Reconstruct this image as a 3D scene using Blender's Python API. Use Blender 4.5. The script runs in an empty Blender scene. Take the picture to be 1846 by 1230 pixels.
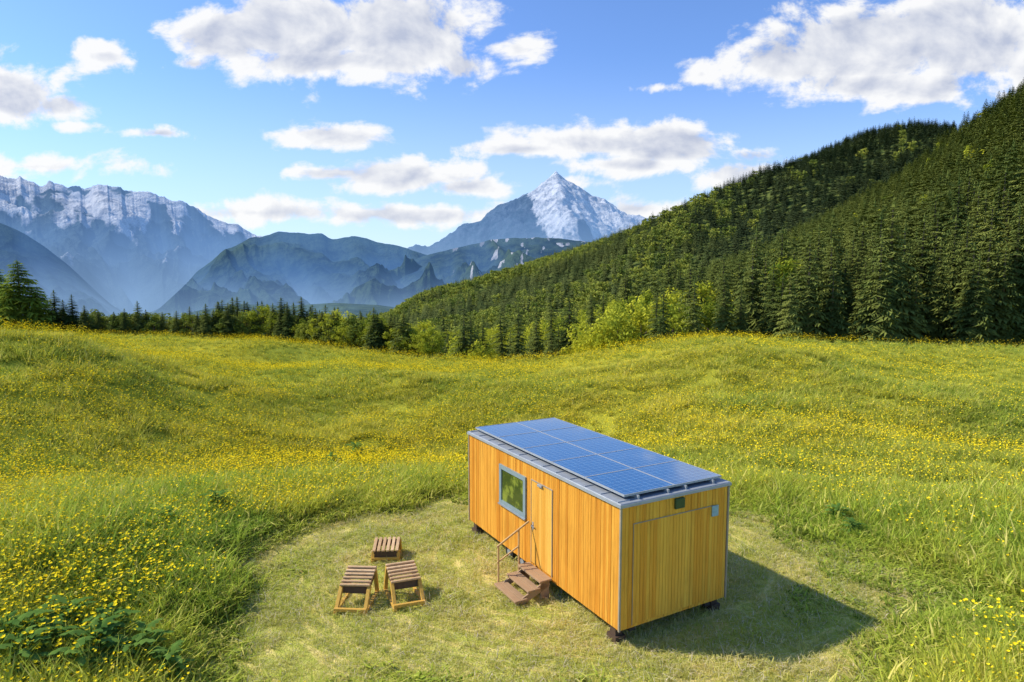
import bpy, math, random
import numpy as np
from mathutils import Vector
random.seed(7); rng=np.random.default_rng(7)
SC=bpy.context.scene; COL=SC.collection
F=1180.0; CX=923.0; CY=615.0; TH=math.atan(115/1180); CH=7.53
ct,st=math.cos(TH),math.sin(TH)
def ray(px,py):
    v=(py-CY)/F; d=ct-v*st
    return (px-CX)/F/d, -(v*ct+st)/d
def elev(py): return ray(0,py)[1]
def at(px,py,Y):
    a,e=ray(px,py); return Vector((a*Y,Y,CH+e*Y))
def ss(x):
    x=np.clip(x,0,1); return x*x*(3-2*x)
# ---------------------------------------------------------------- noise
def _h(x,y,s):
    v=np.sin(x*127.1+y*311.7+s*74.7)*43758.5453
    return v-np.floor(v)
def vnoise(x,y,s=0):
    x=np.asarray(x,float); y=np.asarray(y,float)
    xi=np.floor(x); yi=np.floor(y); fx=x-xi; fy=y-yi
    fx=fx*fx*(3-2*fx); fy=fy*fy*(3-2*fy)
    a=_h(xi,yi,s); b=_h(xi+1,yi,s); c=_h(xi,yi+1,s); d=_h(xi+1,yi+1,s)
    return (a*(1-fx)+b*fx)*(1-fy)+(c*(1-fx)+d*fx)*fy
def fbm(x,y,o=4,s=0,g=.5):
    t=0; a=1; n=0; x=np.asarray(x,float); y=np.asarray(y,float)
    for i in range(o):
        t=t+a*vnoise(x,y,s+i*3.1); n+=a; a*=g; x=x*2.03+5.2; y=y*2.03+1.7
    return t/n
def ridged(x,y,o=4,s=0):
    t=0; a=1; n=0
    for i in range(o):
        t=t+a*(1-np.abs(2*vnoise(x,y,s+i*3.1)-1)); n+=a; a*=.5; x=x*2.03+5.2; y=y*2.03+1.7
    return t/n
# ---------------------------------------------------------------- terrain
RIM=[(-300,596,88),(0,595,85),(300,600,83),(500,610,80),(700,632,72),(800,645,66),(890,652,62),(1000,645,60),(1100,630,58),(1200,615,57),(1300,608,57),(1450,613,58),(1650,620,60),(1846,625,62),(2200,628,64)]
_a=np.array([ray(p,y)[0] for p,y,r in RIM]); _yr=np.array([r for p,y,r in RIM],float)
_zr=np.array([CH+elev(y+8)*r for p,y,r in RIM])
GA=np.linspace(-1.1,1.1,441)
def smooth(v,k=11):
    w=np.hanning(k+2)[1:-1]; w/=w.sum()
    return np.convolve(np.pad(v,k//2,mode='edge'),w,'valid')
GYR=smooth(np.interp(GA,_a,_yr)); GZR=smooth(np.interp(GA,_a,_zr))
def mow(X,Y):
    e=((X-1.5)/8.9)**2+((Y-15.8)/6.9)**2
    return ss((1.34-e+(fbm(X/2.4,Y/2.4,4,9)-.5)*1.2)/.75)
def rimY(a): return np.interp(a,GA,GYR)
def lump(X,Y): return 3.6*(fbm(X/13,Y/10,3,2)-.5)+.6*(fbm(X/4.2,Y/3.6,2,6)-.5)
def ground(X,Y):
    X=np.asarray(X,float); Y=np.asarray(Y,float)
    r=np.hypot(X,Y); ac=np.clip(np.arctan2(X,Y),-.75,.75); a=np.tan(ac); Ye=r*np.cos(ac)
    Yr=np.interp(a,GA,GYR); zr=np.interp(a,GA,GZR); D=np.interp(a,[-.8,-.1,.3,.8],[14,16,10,6])
    s=ss((Ye-20)/(Yr-20)); z=s*zr
    d=np.maximum(Ye-Yr,0); z=z-D*(1-np.exp(-(d/26)**2))
    d2=np.maximum(Ye-Yr-120,0); z=z-360*(1-np.exp(-(d2/700)**2))
    z=z+4.4*ss((-X-11)/17)*np.exp(-((Ye-33)/11)**2)
    z=z+1.4*np.exp(-((X-15)/8)**2-((Ye-45)/8)**2)+1.2*np.exp(-((X+7)/7)**2-((Ye-44)/6)**2)-1.4*np.exp(-((X+2)/14)**2-((Ye-34)/6)**2)
    z=z+1.3*ss((-X-6)/6)*ss((24-Ye)/10)
    z=z+.6*ss((X-10)/6)*ss((26-Ye)/10)
    w=ss((Ye-22)/9)*(1-ss((Ye-Yr+12)/12))
    z=z+w*lump(X,Y)
    m=mow(X,Y)
    z=z+(1-m)*.2*(fbm(X/1.6,Y/1.6,2,4)-.5)*(Ye<24)+.03*(fbm(X/.7,Y/.7,2,5)-.5)*(Ye<24)
    return z
def yellow(X,Y):
    Ye=np.asarray(Y,float)
    band=ss((Ye-17)/16)*(1-.5*ss((X-8)/22))*(1-.15*ss((-X-40)/30))
    n=ss((fbm(X/7,Y/4.5,4,21)-.30)/.30)
    hollow_shade=ss((-lump(X,Y)-.1)/1.0)*ss((Ye-22)/9)  # low spots lose yellow, so relief shading is painted by grass colour
    return np.clip(band*(.30+.70*n)*(1-.4*hollow_shade)+.3*ss((fbm(X/3,Y/3,3,22)-.48)/.2)*(1-band),0,1)
def hit(px,py):
    a,e=ray(px,py); Ys=np.linspace(5,100,1900); g=ground(a*Ys,Ys); k=np.argmax(CH+e*Ys<=g)
    return Vector((a*Ys[k],Ys[k],g[k]))
def gz(x,y): return float(ground(x,y))
# ---------------------------------------------------------------- node helpers
def newmat(name):
    m=bpy.data.materials.new(name); m.use_nodes=True; nt=m.node_tree; nt.nodes.clear(); return m,nt
def nd(nt,t,inp=None,**kw):
    n=nt.nodes.new(t)
    for k,v in kw.items(): setattr(n,k,v)
    return n
def put(nt,sock,v):
    if isinstance(v,bpy.types.NodeSocket): nt.links.new(v,sock)
    elif isinstance(v,bpy.types.Node): nt.links.new(v.outputs[0],sock)
    else: sock.default_value=v
def c4(c): return (c[0],c[1],c[2],1.0)
def mixc(nt,f,a,b,bt='MIX'):
    n=nt.nodes.new('ShaderNodeMix'); n.data_type='RGBA'; n.blend_type=bt
    put(nt,n.inputs[0],f)
    put(nt,n.inputs[6],c4(a) if isinstance(a,tuple) else a); put(nt,n.inputs[7],c4(b) if isinstance(b,tuple) else b)
    return n.outputs[2]
def mth(nt,op,a,b=0.0,c=0.0,clamp=False):
    n=nt.nodes.new('ShaderNodeMath'); n.operation=op; n.use_clamp=clamp
    put(nt,n.inputs[0],a); put(nt,n.inputs[1],b); put(nt,n.inputs[2],c); return n.outputs[0]
def sstep(nt,x,lo,hi):
    n=nt.nodes.new('ShaderNodeMapRange'); n.interpolation_type='SMOOTHSTEP'
    put(nt,n.inputs[0],x); n.inputs[1].default_value=lo; n.inputs[2].default_value=hi; return n.outputs[0]
def noise(nt,vec,scale,detail=4,rough=.5,out=0,dim='3D'):
    n=nd(nt,'ShaderNodeTexNoise',noise_dimensions=dim); put(nt,n.inputs['Vector'],vec)
    n.inputs['Scale'].default_value=scale; n.inputs['Detail'].default_value=detail; n.inputs['Roughness'].default_value=rough
    return n.outputs[out]
def attr(nt,name,kind='GEOMETRY'):
    n=nd(nt,'ShaderNodeAttribute',attribute_type=kind,attribute_name=name); return n.outputs['Fac']
def out(nt,sh,disp=None):
    o=nd(nt,'ShaderNodeOutputMaterial'); nt.links.new(sh,o.inputs[0])
def princ(nt,col,rough=.7,metal=0.0,spec=.3,normal=None,coat=0):
    p=nd(nt,'ShaderNodeBsdfPrincipled'); put(nt,p.inputs['Base Color'],c4(col) if isinstance(col,tuple) else col)
    put(nt,p.inputs['Roughness'],rough); p.inputs['Metallic'].default_value=metal
    p.inputs['Specular IOR Level'].default_value=spec; p.inputs['Coat Weight'].default_value=coat
    if normal is not None: nt.links.new(normal,p.inputs['Normal'])
    return p.outputs[0]
def diff(nt,col,normal=None):
    d=nd(nt,'ShaderNodeBsdfDiffuse'); put(nt,d.inputs[0],c4(col) if isinstance(col,tuple) else col)
    if normal is not None: nt.links.new(normal,d.inputs['Normal'])
    return d.outputs[0]
def bump(nt,h,s=.3,d=.02):
    b=nd(nt,'ShaderNodeBump'); b.inputs['Strength'].default_value=s; b.inputs['Distance'].default_value=d
    nt.links.new(h,b.inputs['Height']); return b.outputs[0]
def pos(nt): return nd(nt,'ShaderNodeNewGeometry').outputs['Position']
# ---------------------------------------------------------------- materials
def m_wood(name,c1,c2,scale=(28,28,1.4),rough=.65,dark=.55,streak=0):
    m,nt=newmat(name); g=nd(nt,'ShaderNodeNewGeometry'); tc=nd(nt,'ShaderNodeTexCoord')
    mp=nd(nt,'ShaderNodeMapping'); nt.links.new(tc.outputs['Object'],mp.inputs[0]); mp.inputs['Scale'].default_value=scale
    vm=nd(nt,'ShaderNodeVectorMath',operation='ADD'); nt.links.new(mp.outputs[0],vm.inputs[0])
    rs=mth(nt,'MULTIPLY',g.outputs['Random Per Island'],37.0); nt.links.new(rs,vm.inputs[1])
    n=noise(nt,vm.outputs[0],1.0,6,.6); n2=noise(nt,tc.outputs['Object'],1.1,3,.5)
    c=mixc(nt,g.outputs['Random Per Island'],c1,c2)
    f=sstep(nt,n,.40,.72); c=mixc(nt,mth(nt,'MULTIPLY',f,dark),c,(c1[0]*.52,c1[1]*.42,c1[2]*.36))
    if streak:
        mq=nd(nt,'ShaderNodeMapping'); nt.links.new(tc.outputs['Object'],mq.inputs[0]); mq.inputs['Scale'].default_value=(14,14,.45)
        n4=noise(nt,mq.outputs[0],1.0,4,.6); c=mixc(nt,mth(nt,'MULTIPLY',sstep(nt,n4,.52,.72),streak),c,(c2[0]*.5,c2[1]*.45,c2[2]*.6))
    c=mixc(nt,mth(nt,'MULTIPLY',sstep(nt,n2,.5,.75),.3),c,tuple(x*.65 for x in c2))
    out(nt,princ(nt,c,rough,normal=bump(nt,n,.3,.004),spec=.15)); return m
def m_plain(name,c,rough=.5,metal=0.0,var=.25,sc=9,spec=.4):
    m,nt=newmat(name); tc=nd(nt,'ShaderNodeTexCoord'); n=noise(nt,tc.outputs['Object'],sc,5,.6)
    col=mixc(nt,sstep(nt,n,.3,.75),c,tuple(x*(1-var) for x in c)); out(nt,princ(nt,col,mth(nt,'MULTIPLY_ADD',n,.3,rough-.15),metal,spec)); return m
def m_foliage(name,dark,light,sc=.35,trans=.2,rnd=.5,shade_tint=None):
    m,nt=newmat(name); p=pos(nt); oi=nd(nt,'ShaderNodeObjectInfo')
    n=noise(nt,p,sc,1,.6); g=nd(nt,'ShaderNodeNewGeometry')
    f=mth(nt,'ADD',mth(nt,'MULTIPLY',sstep(nt,n,.3,.7),.5),mth(nt,'MULTIPLY',oi.outputs['Random'],rnd))
    f=mth(nt,'ADD',f,mth(nt,'MULTIPLY_ADD',g.outputs['Random Per Island'],.4,-.2),clamp=True)
    c=mixc(nt,f,dark,light)
    if shade_tint: c=mixc(nt,attr(nt,'tint','INSTANCER'),c,mixc(nt,f,shade_tint[0],shade_tint[1]))
    d=nd(nt,'ShaderNodeBsdfDiffuse'); nt.links.new(c,d.inputs[0])
    if trans<=0: out(nt,d.outputs[0]); return m
    t=nd(nt,'ShaderNodeBsdfTranslucent'); nt.links.new(c,t.inputs[0])
    mx=nd(nt,'ShaderNodeMixShader'); mx.inputs[0].default_value=trans; nt.links.new(d.outputs[0],mx.inputs[1]); nt.links.new(t.outputs[0],mx.inputs[2])
    out(nt,mx.outputs[0]); return m
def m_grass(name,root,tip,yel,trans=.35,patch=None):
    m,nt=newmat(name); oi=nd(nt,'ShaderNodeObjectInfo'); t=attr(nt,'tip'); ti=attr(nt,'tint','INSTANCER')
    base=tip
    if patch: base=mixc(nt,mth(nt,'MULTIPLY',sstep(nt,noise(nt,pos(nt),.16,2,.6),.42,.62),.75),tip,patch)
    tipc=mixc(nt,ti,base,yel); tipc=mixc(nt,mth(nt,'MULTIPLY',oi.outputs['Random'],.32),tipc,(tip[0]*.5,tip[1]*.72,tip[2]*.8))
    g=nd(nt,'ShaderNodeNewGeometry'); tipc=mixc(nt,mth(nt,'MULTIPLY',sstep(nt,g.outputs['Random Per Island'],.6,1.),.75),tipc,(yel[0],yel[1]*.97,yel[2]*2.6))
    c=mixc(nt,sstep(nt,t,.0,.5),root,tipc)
    d=nd(nt,'ShaderNodeBsdfDiffuse'); nt.links.new(c,d.inputs[0]); tr=nd(nt,'ShaderNodeBsdfTranslucent'); nt.links.new(c,tr.inputs[0])
    mx=nd(nt,'ShaderNodeMixShader'); mx.inputs[0].default_value=trans; nt.links.new(d.outputs[0],mx.inputs[1]); nt.links.new(tr.outputs[0],mx.inputs[2])
    out(nt,mx.outputs[0]); return m
def m_meadow():
    m,nt=newmat('meadow_ground'); p=pos(nt); mo=attr(nt,'mow'); ye=attr(nt,'yel'); fa=attr(nt,'far')
    n1=noise(nt,p,.55,4,.65); n2=noise(nt,p,6,3,.7); n3=noise(nt,p,26,2,.6)
    g=mixc(nt,sstep(nt,n1,.35,.65),(.20,.25,.03),(.35,.39,.05)); g=mixc(nt,sstep(nt,n2,.4,.7),g,(.25,.29,.04))
    g=mixc(nt,mth(nt,'MULTIPLY',ye,mth(nt,'MULTIPLY_ADD',n2,.6,.2)),g,(.66,.55,.05))
    vs=nd(nt,'ShaderNodeVectorMath',operation='SUBTRACT'); nt.links.new(p,vs.inputs[0]); vs.inputs[1].default_value=(2.2,17.5,0); sx=nd(nt,'ShaderNodeSeparateXYZ'); nt.links.new(vs.outputs[0],sx.inputs[0])
    rad=mth(nt,'SQRT',mth(nt,'ADD',mth(nt,'MULTIPLY',sx.outputs[0],sx.outputs[0]),mth(nt,'MULTIPLY',mth(nt,'MULTIPLY',sx.outputs[1],sx.outputs[1]),1.5)))
    cb=nd(nt,'ShaderNodeCombineXYZ'); nt.links.new(mth(nt,'MULTIPLY',rad,4.0),cb.inputs[0]); nt.links.new(mth(nt,'MULTIPLY',mth(nt,'ARCTAN2',sx.outputs[1],sx.outputs[0]),4.0),cb.inputs[1])
    n5=noise(nt,cb.outputs[0],1.0,5,.7)
    mc=mixc(nt,sstep(nt,n2,.38,.62),(.41,.41,.07),(.66,.58,.13)); mc=mixc(nt,mth(nt,'MULTIPLY',sstep(nt,n1,.42,.62),.6),mc,(.45,.50,.08))
    mc=mixc(nt,mth(nt,'MULTIPLY',sstep(nt,n5,.48,.64),.9),mc,(.90,.72,.25)); mc=mixc(nt,mth(nt,'MULTIPLY',sstep(nt,n5,.46,.32),.6),mc,(.31,.31,.055))
    mc=mixc(nt,mth(nt,'MULTIPLY',sstep(nt,n3,.48,.70),.55),mc,(.34,.26,.065))
    c=mixc(nt,mo,g,mc); c=mixc(nt,fa,c,(.06,.11,.10))  # distant ground fades to a painted blue haze colour
    out(nt,diff(nt,c,bump(nt,n3,.9,.06))); return m
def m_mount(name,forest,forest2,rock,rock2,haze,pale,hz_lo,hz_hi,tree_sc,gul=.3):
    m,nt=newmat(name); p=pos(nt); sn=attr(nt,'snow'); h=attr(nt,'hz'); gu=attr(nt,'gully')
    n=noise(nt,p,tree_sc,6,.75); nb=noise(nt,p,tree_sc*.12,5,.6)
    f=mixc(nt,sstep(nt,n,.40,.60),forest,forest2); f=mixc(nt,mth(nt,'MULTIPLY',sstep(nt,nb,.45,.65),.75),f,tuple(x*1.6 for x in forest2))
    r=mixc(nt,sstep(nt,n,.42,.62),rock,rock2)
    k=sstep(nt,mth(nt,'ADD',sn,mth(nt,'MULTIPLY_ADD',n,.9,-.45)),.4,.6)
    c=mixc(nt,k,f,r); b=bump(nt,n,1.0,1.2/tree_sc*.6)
    d=diff(nt,c,b); e=nd(nt,'ShaderNodeEmission'); nt.links.new(mixc(nt,sstep(nt,h,0,.55),pale,haze),e.inputs[0])  # aerial haze painted as blue emission, stronger low down and in gullies
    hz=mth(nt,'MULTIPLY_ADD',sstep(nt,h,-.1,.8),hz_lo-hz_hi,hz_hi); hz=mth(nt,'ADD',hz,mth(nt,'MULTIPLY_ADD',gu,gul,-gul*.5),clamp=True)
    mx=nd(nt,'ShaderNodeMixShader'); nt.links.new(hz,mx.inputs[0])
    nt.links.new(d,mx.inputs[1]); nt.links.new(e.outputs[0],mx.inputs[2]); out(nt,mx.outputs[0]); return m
M={}
M['wood']=m_wood('larch_cladding',(.90,.44,.058),(.68,.255,.024),dark=.55,streak=.5)
M['wood_end']=m_wood('larch_cladding_end',(.98,.54,.065),(.86,.37,.033),dark=.45,streak=.5)  # brighter cladding copy: light missing on the shaded end put into its colour
M['door']=m_wood('pale_door_wood',(.94,.52,.095),(.78,.36,.045),dark=.4,streak=.25)
M['step']=m_wood('weathered_brown_wood',(.52,.35,.20),(.41,.26,.14),scale=(6,6,6),dark=.3)
M['slat']=m_wood('pale_slat_wood',(.78,.53,.28),(.58,.37,.18),scale=(12,12,12),dark=.45)
M['frame_wood']=m_wood('golden_frame_wood',(.84,.54,.11),(.66,.38,.07),scale=(12,12,12),dark=.4)
M['rail_wood']=m_wood('handrail_wood',(.66,.44,.20),(.52,.33,.14),scale=(12,12,12),dark=.35)
M['darkwood']=m_plain('dark_red_wood',(.10,.06,.035),.7)
M['metal']=m_plain('grey_zinc',(.36,.38,.39),.5,.15,.25,3)
M['metal2']=m_plain('light_grey_metal',(.42,.44,.45),.45,.15,.15,4)
M['trim']=m_plain('blue_grey_paint',(.26,.33,.34),.45,0,.15,6)
M['black']=m_plain('black_rubber',(.018,.018,.018),.7)
M['inner']=m_plain('dark_interior',(.03,.022,.015),.9)
M['chassis']=m_plain('dark_chassis',(.05,.04,.035),.7)
M['vent']=m_plain('green_plastic',(.045,.09,.03),.5)
M['bluepanel']=m_plain('pale_blue_plate',(.35,.52,.55),.4,0,.3,20)
M['corner']=m_plain('grey_brown_trim',(.42,.34,.23),.5,0,.2,5)
def m_glass():
    m,nt=newmat('window_glass'); tc=nd(nt,'ShaderNodeTexCoord'); n=noise(nt,tc.outputs['Object'],3,4,.6)
    c=mixc(nt,sstep(nt,n,.42,.60),(.06,.085,.016),(.24,.28,.04)); out(nt,princ(nt,c,.04,spec=.6)); return m  # green meadow reflection painted into the pane colour
M['glass']=m_glass()
def m_solar():
    m,nt=newmat('solar_cells'); tc=nd(nt,'ShaderNodeTexCoord'); sx=nd(nt,'ShaderNodeSeparateXYZ'); nt.links.new(tc.outputs['Object'],sx.inputs[0])
    def lines(s,step,w):
        f=mth(nt,'FRACT',mth(nt,'ADD',mth(nt,'DIVIDE',s,step),100.5)); f=mth(nt,'ABSOLUTE',mth(nt,'SUBTRACT',f,.5)); return mth(nt,'GREATER_THAN',f,.5-w/step/2)
    l=mth(nt,'MAXIMUM',lines(sx.outputs[0],.165,.010),lines(sx.outputs[1],.165,.010))
    l2=lines(sx.outputs[1],.055,.004)
    n=noise(nt,tc.outputs['Object'],2.2,3,.5); n2=nd(nt,'ShaderNodeTexVoronoi'); nt.links.new(tc.outputs['Object'],n2.inputs['Vector']); n2.inputs['Scale'].default_value=45
    vx=nd(nt,'ShaderNodeSeparateXYZ'); nt.links.new(n2.outputs['Color'],vx.inputs[0])
    c=mixc(nt,vx.outputs[0],(.008,.062,.175),(.020,.135,.31)); c=mixc(nt,sstep(nt,n,.4,.7),c,(.012,.088,.225))
    c=mixc(nt,mth(nt,'MULTIPLY',l2,.2),c,(.22,.34,.45)); c=mixc(nt,mth(nt,'MULTIPLY',l,.5),c,(.32,.48,.62))
    out(nt,princ(nt,c,.12,spec=.7,coat=.4)); return m
M['solar']=m_solar()
M['conifer']=m_foliage('conifer_needles',(.065,.098,.025),(.235,.258,.055),.10,.0,.5)
M['conifer_far']=m_foliage('far_conifer_needles',(.105,.145,.048),(.25,.27,.073),.02,.0,.4,((.052,.086,.040),(.115,.142,.056)))  # distance haze put into the paler, bluer needle colour
M['larch']=m_foliage('larch_needles',(.15,.22,.03),(.38,.43,.06),.5,.25,.2)
M['leaf']=m_foliage('broadleaf',(.13,.20,.022),(.64,.62,.055),.12,.3,.75)
M['leaf_dark']=m_foliage('dark_broadleaf',(.11,.16,.03),(.38,.40,.06),.2,.2,.6)
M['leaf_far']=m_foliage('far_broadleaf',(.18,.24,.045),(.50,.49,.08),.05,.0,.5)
M['bark']=m_plain('bark',(.16,.125,.09),.9,0,.5,2)
M['bigleaf']=m_foliage('broad_weed_leaf',(.09,.18,.035),(.21,.33,.06),3,.25,.3)
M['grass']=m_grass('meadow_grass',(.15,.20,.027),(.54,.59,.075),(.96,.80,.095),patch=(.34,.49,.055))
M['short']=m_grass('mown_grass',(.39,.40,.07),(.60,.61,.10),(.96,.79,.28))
M['stem']=m_foliage('flower_stem',(.16,.24,.03),(.28,.34,.05),1,.2,.3)
def m_petal():
    m,nt=newmat('yellow_petal'); g=nd(nt,'ShaderNodeNewGeometry')
    c=mixc(nt,g.outputs['Random Per Island'],(.92,.62,.01),(.97,.78,.03)); out(nt,diff(nt,c)); return m
M['petal']=m_petal()
# ---------------------------------------------------------------- mesh helpers
def mesh_obj(name,verts,faces,mats,parent=None,midx=None,link=True,attrs=None,shade=False):
    me=bpy.data.meshes.new(name)
    if isinstance(faces,np.ndarray):
        n=len(verts); k=faces.shape[1]; me.vertices.add(n); me.vertices.foreach_set('co',np.asarray(verts,np.float32).ravel())
        me.loops.add(faces.size); me.loops.foreach_set('vertex_index',faces.astype(np.int32).ravel())
        me.polygons.add(len(faces)); me.polygons.foreach_set('loop_start',np.arange(0,faces.size,k,dtype=np.int32))
        me.update(calc_edges=True); me.validate()
    else: me.from_pydata([tuple(v) for v in verts],[],faces)
    for m in (mats if isinstance(mats,list) else [mats]): me.materials.append(m)
    if midx is not None: me.polygons.foreach_set('material_index',np.asarray(midx,np.int32))
    if attrs:
        for k,v in attrs.items():
            a=me.attributes.new(k,'FLOAT','POINT'); a.data.foreach_set('value',np.asarray(v,np.float32).ravel())
    if shade: me.polygons.foreach_set('use_smooth',np.ones(len(me.polygons),bool))
    me.update()
    o=bpy.data.objects.new(name,me)
    if link: COL.objects.link(o)
    if parent is not None: o.parent=parent
    return o
def tag(o,label=None,cat=None,group=None,kind=None):
    if label: o['label']=label
    if cat: o['category']=cat
    if group: o['group']=group
    if kind: o['kind']=kind
    return o
def empty(name,loc,rz=0):
    o=bpy.data.objects.new(name,None); COL.objects.link(o); o.location=loc; o.rotation_euler=(0,0,rz); o.empty_display_size=.3; return o
class MB:
    def __init__(s): s.v=[]; s.f=[]
    def box(s,x0,x1,y0,y1,z0,z1):
        b=len(s.v); s.v+=[(x0,y0,z0),(x1,y0,z0),(x1,y1,z0),(x0,y1,z0),(x0,y0,z1),(x1,y0,z1),(x1,y1,z1),(x0,y1,z1)]
        s.f+=[[b+i for i in q] for q in ((0,3,2,1),(4,5,6,7),(0,1,5,4),(1,2,6,5),(2,3,7,6),(3,0,4,7))]; return s
    def bar(s,p,q,w,h,up=(0,0,1)):
        p=Vector(p); q=Vector(q); d=(q-p).normalized(); u=Vector(up)
        if abs(d.dot(u))>.97: u=Vector((1,0,0))
        x=d.cross(u).normalized(); y=x.cross(d).normalized(); b=len(s.v)
        for c in (p,q):
            for sx,sy in ((-1,-1),(1,-1),(1,1),(-1,1)): s.v.append(tuple(c+x*sx*w/2+y*sy*h/2))
        s.f+=[[b+i for i in q_] for q_ in ((3,2,1,0),(4,5,6,7),(0,1,5,4),(1,2,6,5),(2,3,7,6),(3,0,4,7))]; return s
    def cone(s,p,q,r0,r1,n=7):
        p=Vector(p); q=Vector(q); d=(q-p).normalized(); u=Vector((0,0,1)) if abs(d.z)<.9 else Vector((1,0,0))
        x=d.cross(u).normalized(); y=x.cross(d); b=len(s.v)
        for c,r in ((p,r0),(q,r1)):
            for i in range(n):
                a=2*math.pi*i/n; s.v.append(tuple(c+x*math.cos(a)*r+y*math.sin(a)*r))
        for i in range(n): j=(i+1)%n; s.f.append([b+i,b+j,b+n+j,b+n+i])
        s.f.append([b+i for i in range(n)][::-1]); s.f.append([b+n+i for i in range(n)]); return s
    def build(s,name,mat,parent=None,bevel=0,**kw):
        o=mesh_obj(name,s.v,s.f,mat,parent,**kw)
        if bevel:
            m=o.modifiers.new('bevel','BEVEL'); m.width=bevel; m.segments=1; m.limit_method='ANGLE'
        return o
def scatter(name,P,rot,scl,tint,protos,label,cat,pick=None):
    P=np.asarray(P,float); n=len(P)
    me=bpy.data.meshes.new(name); me.vertices.add(n); me.vertices.foreach_set('co',P.astype(np.float32).ravel())
    for k,v in (('rot',rot),('scl',scl)):
        a=me.attributes.new(k,'FLOAT_VECTOR','POINT'); a.data.foreach_set('vector',np.asarray(v,np.float32).ravel())
    a=me.attributes.new('tint','FLOAT','POINT'); a.data.foreach_set('value',np.asarray(tint,np.float32).ravel())
    a=me.attributes.new('pick','INT','POINT'); a.data.foreach_set('value',(rng.integers(0,len(protos),n) if pick is None else pick).astype(np.int32))
    o=bpy.data.objects.new(name,me); COL.objects.link(o)
    ng=bpy.data.node_groups.new(name+'_nodes','GeometryNodeTree')
    ng.interface.new_socket('Geometry',in_out='INPUT',socket_type='NodeSocketGeometry'); ng.interface.new_socket('Geometry',in_out='OUTPUT',socket_type='NodeSocketGeometry')
    gi=ng.nodes.new('NodeGroupInput'); go=ng.nodes.new('NodeGroupOutput'); ip=ng.nodes.new('GeometryNodeInstanceOnPoints'); j=ng.nodes.new('GeometryNodeJoinGeometry')
    for p in protos:
        oi=ng.nodes.new('GeometryNodeObjectInfo'); oi.transform_space='ORIGINAL'; oi.inputs['Object'].default_value=p; oi.inputs['As Instance'].default_value=True
        ng.links.new(oi.outputs['Geometry'],j.inputs[0])
    def na(nm,dt):
        q=ng.nodes.new('GeometryNodeInputNamedAttribute'); q.data_type=dt; q.inputs['Name'].default_value=nm; return q.outputs[0]
    er=ng.nodes.new('FunctionNodeEulerToRotation'); ng.links.new(na('rot','FLOAT_VECTOR'),er.inputs[0])
    ng.links.new(gi.outputs[0],ip.inputs['Points']); ng.links.new(j.outputs[0],ip.inputs['Instance']); ip.inputs['Pick Instance'].default_value=True
    ng.links.new(na('pick','INT'),ip.inputs['Instance Index']); ng.links.new(er.outputs[0],ip.inputs['Rotation']); ng.links.new(na('scl','FLOAT_VECTOR'),ip.inputs['Scale'])
    ng.links.new(ip.outputs[0],go.inputs[0])
    md=o.modifiers.new('scatter','NODES'); md.node_group=ng
    return tag(o,label,cat,kind='stuff')
# ---------------------------------------------------------------- meadow sheet
rr=np.concatenate([np.geomspace(.8,6,14)[:-1],np.geomspace(6,135,240)[:-1],np.geomspace(135,40000,60)])
an=np.concatenate([np.linspace(-.96,.96,560)[:-1],np.linspace(.96,2*math.pi-.96,100)[:-1]])
Rg,Ag=np.meshgrid(rr,an,indexing='ij'); X=Rg*np.sin(Ag); Y=Rg*np.cos(Ag); Z=ground(X,Y)
nr,na_=X.shape; idx=np.arange(nr*na_).reshape(nr,na_); nx=np.roll(idx,-1,axis=1)
fc=np.stack([idx[:-1],idx[1:],nx[1:],nx[:-1]],-1).reshape(-1,4)[:, ::-1]
V=np.stack([X,Y,Z],-1).reshape(-1,3)
yl=yellow(X,Y)*(Y>0)
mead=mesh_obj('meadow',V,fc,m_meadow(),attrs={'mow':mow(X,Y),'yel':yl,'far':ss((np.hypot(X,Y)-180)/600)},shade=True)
tag(mead,'rolling green and yellow meadow with a mown clearing','meadow',kind='structure')
# ---------------------------------------------------------------- hills on the right
NH=[(560,600,150),(700,592,200),(850,570,280),(1000,545,340),(1150,512,380),(1250,478,400),(1380,425,430),(1500,365,440),(1600,310,440),(1650,276,440),(1750,194,420),(1846,130,400),(2100,20,380),(2300,-40,370)]
FHL=[(600,585),(640,575),(700,560),(760,525),(850,500),(950,470),(1050,440),(1150,405),(1250,368),(1350,330),(1430,295),(1500,270),(1560,254),(1620,246),(1650,245),(1800,252),(2000,270)]
def crest(tab,R,th):
    a=np.array([ray(t[0],t[1])[0] for t in tab]); r=np.array([(t[2] if R is None else R) for t in tab],float)
    z=np.array([CH+elev(t[1])*q-th for t,q in zip(tab,r)]); A=np.linspace(a[0],a[-1],300)
    return A,smooth(np.interp(A,a,r),9),smooth(np.interp(A,a,z),9)
NC=crest(NH,None,14); FC=crest(FHL,1000,13)
def near_hill(X,Y):
    a=X/Y; R=np.interp(a,NC[0],NC[1]); zr=np.interp(a,NC[0],NC[2]); r0=rimY(a)+24
    z0=ground(a*r0,r0)-.8; t=(Y-r0)/(R-r0); tc=np.clip(t,0,1)
    z=z0+(zr-z0)*tc**1.12-np.maximum(t-1,0)**2*120-np.maximum(-t,0)*30
    return z+6*(fbm(X/55,Y/55,3,31)-.5)*tc
def far_hill(X,Y):
    a=X/Y; zr=np.interp(a,FC[0],FC[2]); z0=-45.0; t=(Y-340)/660; tc=np.clip(t,0,1)
    z=z0+(zr-z0)*np.sin(tc*math.pi/2)**1.15-np.maximum(t-1,0)**2*400
    return z+40*(fbm(X/130,Y/130,3,33)-.5)*np.sin(tc*math.pi)**.7
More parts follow.
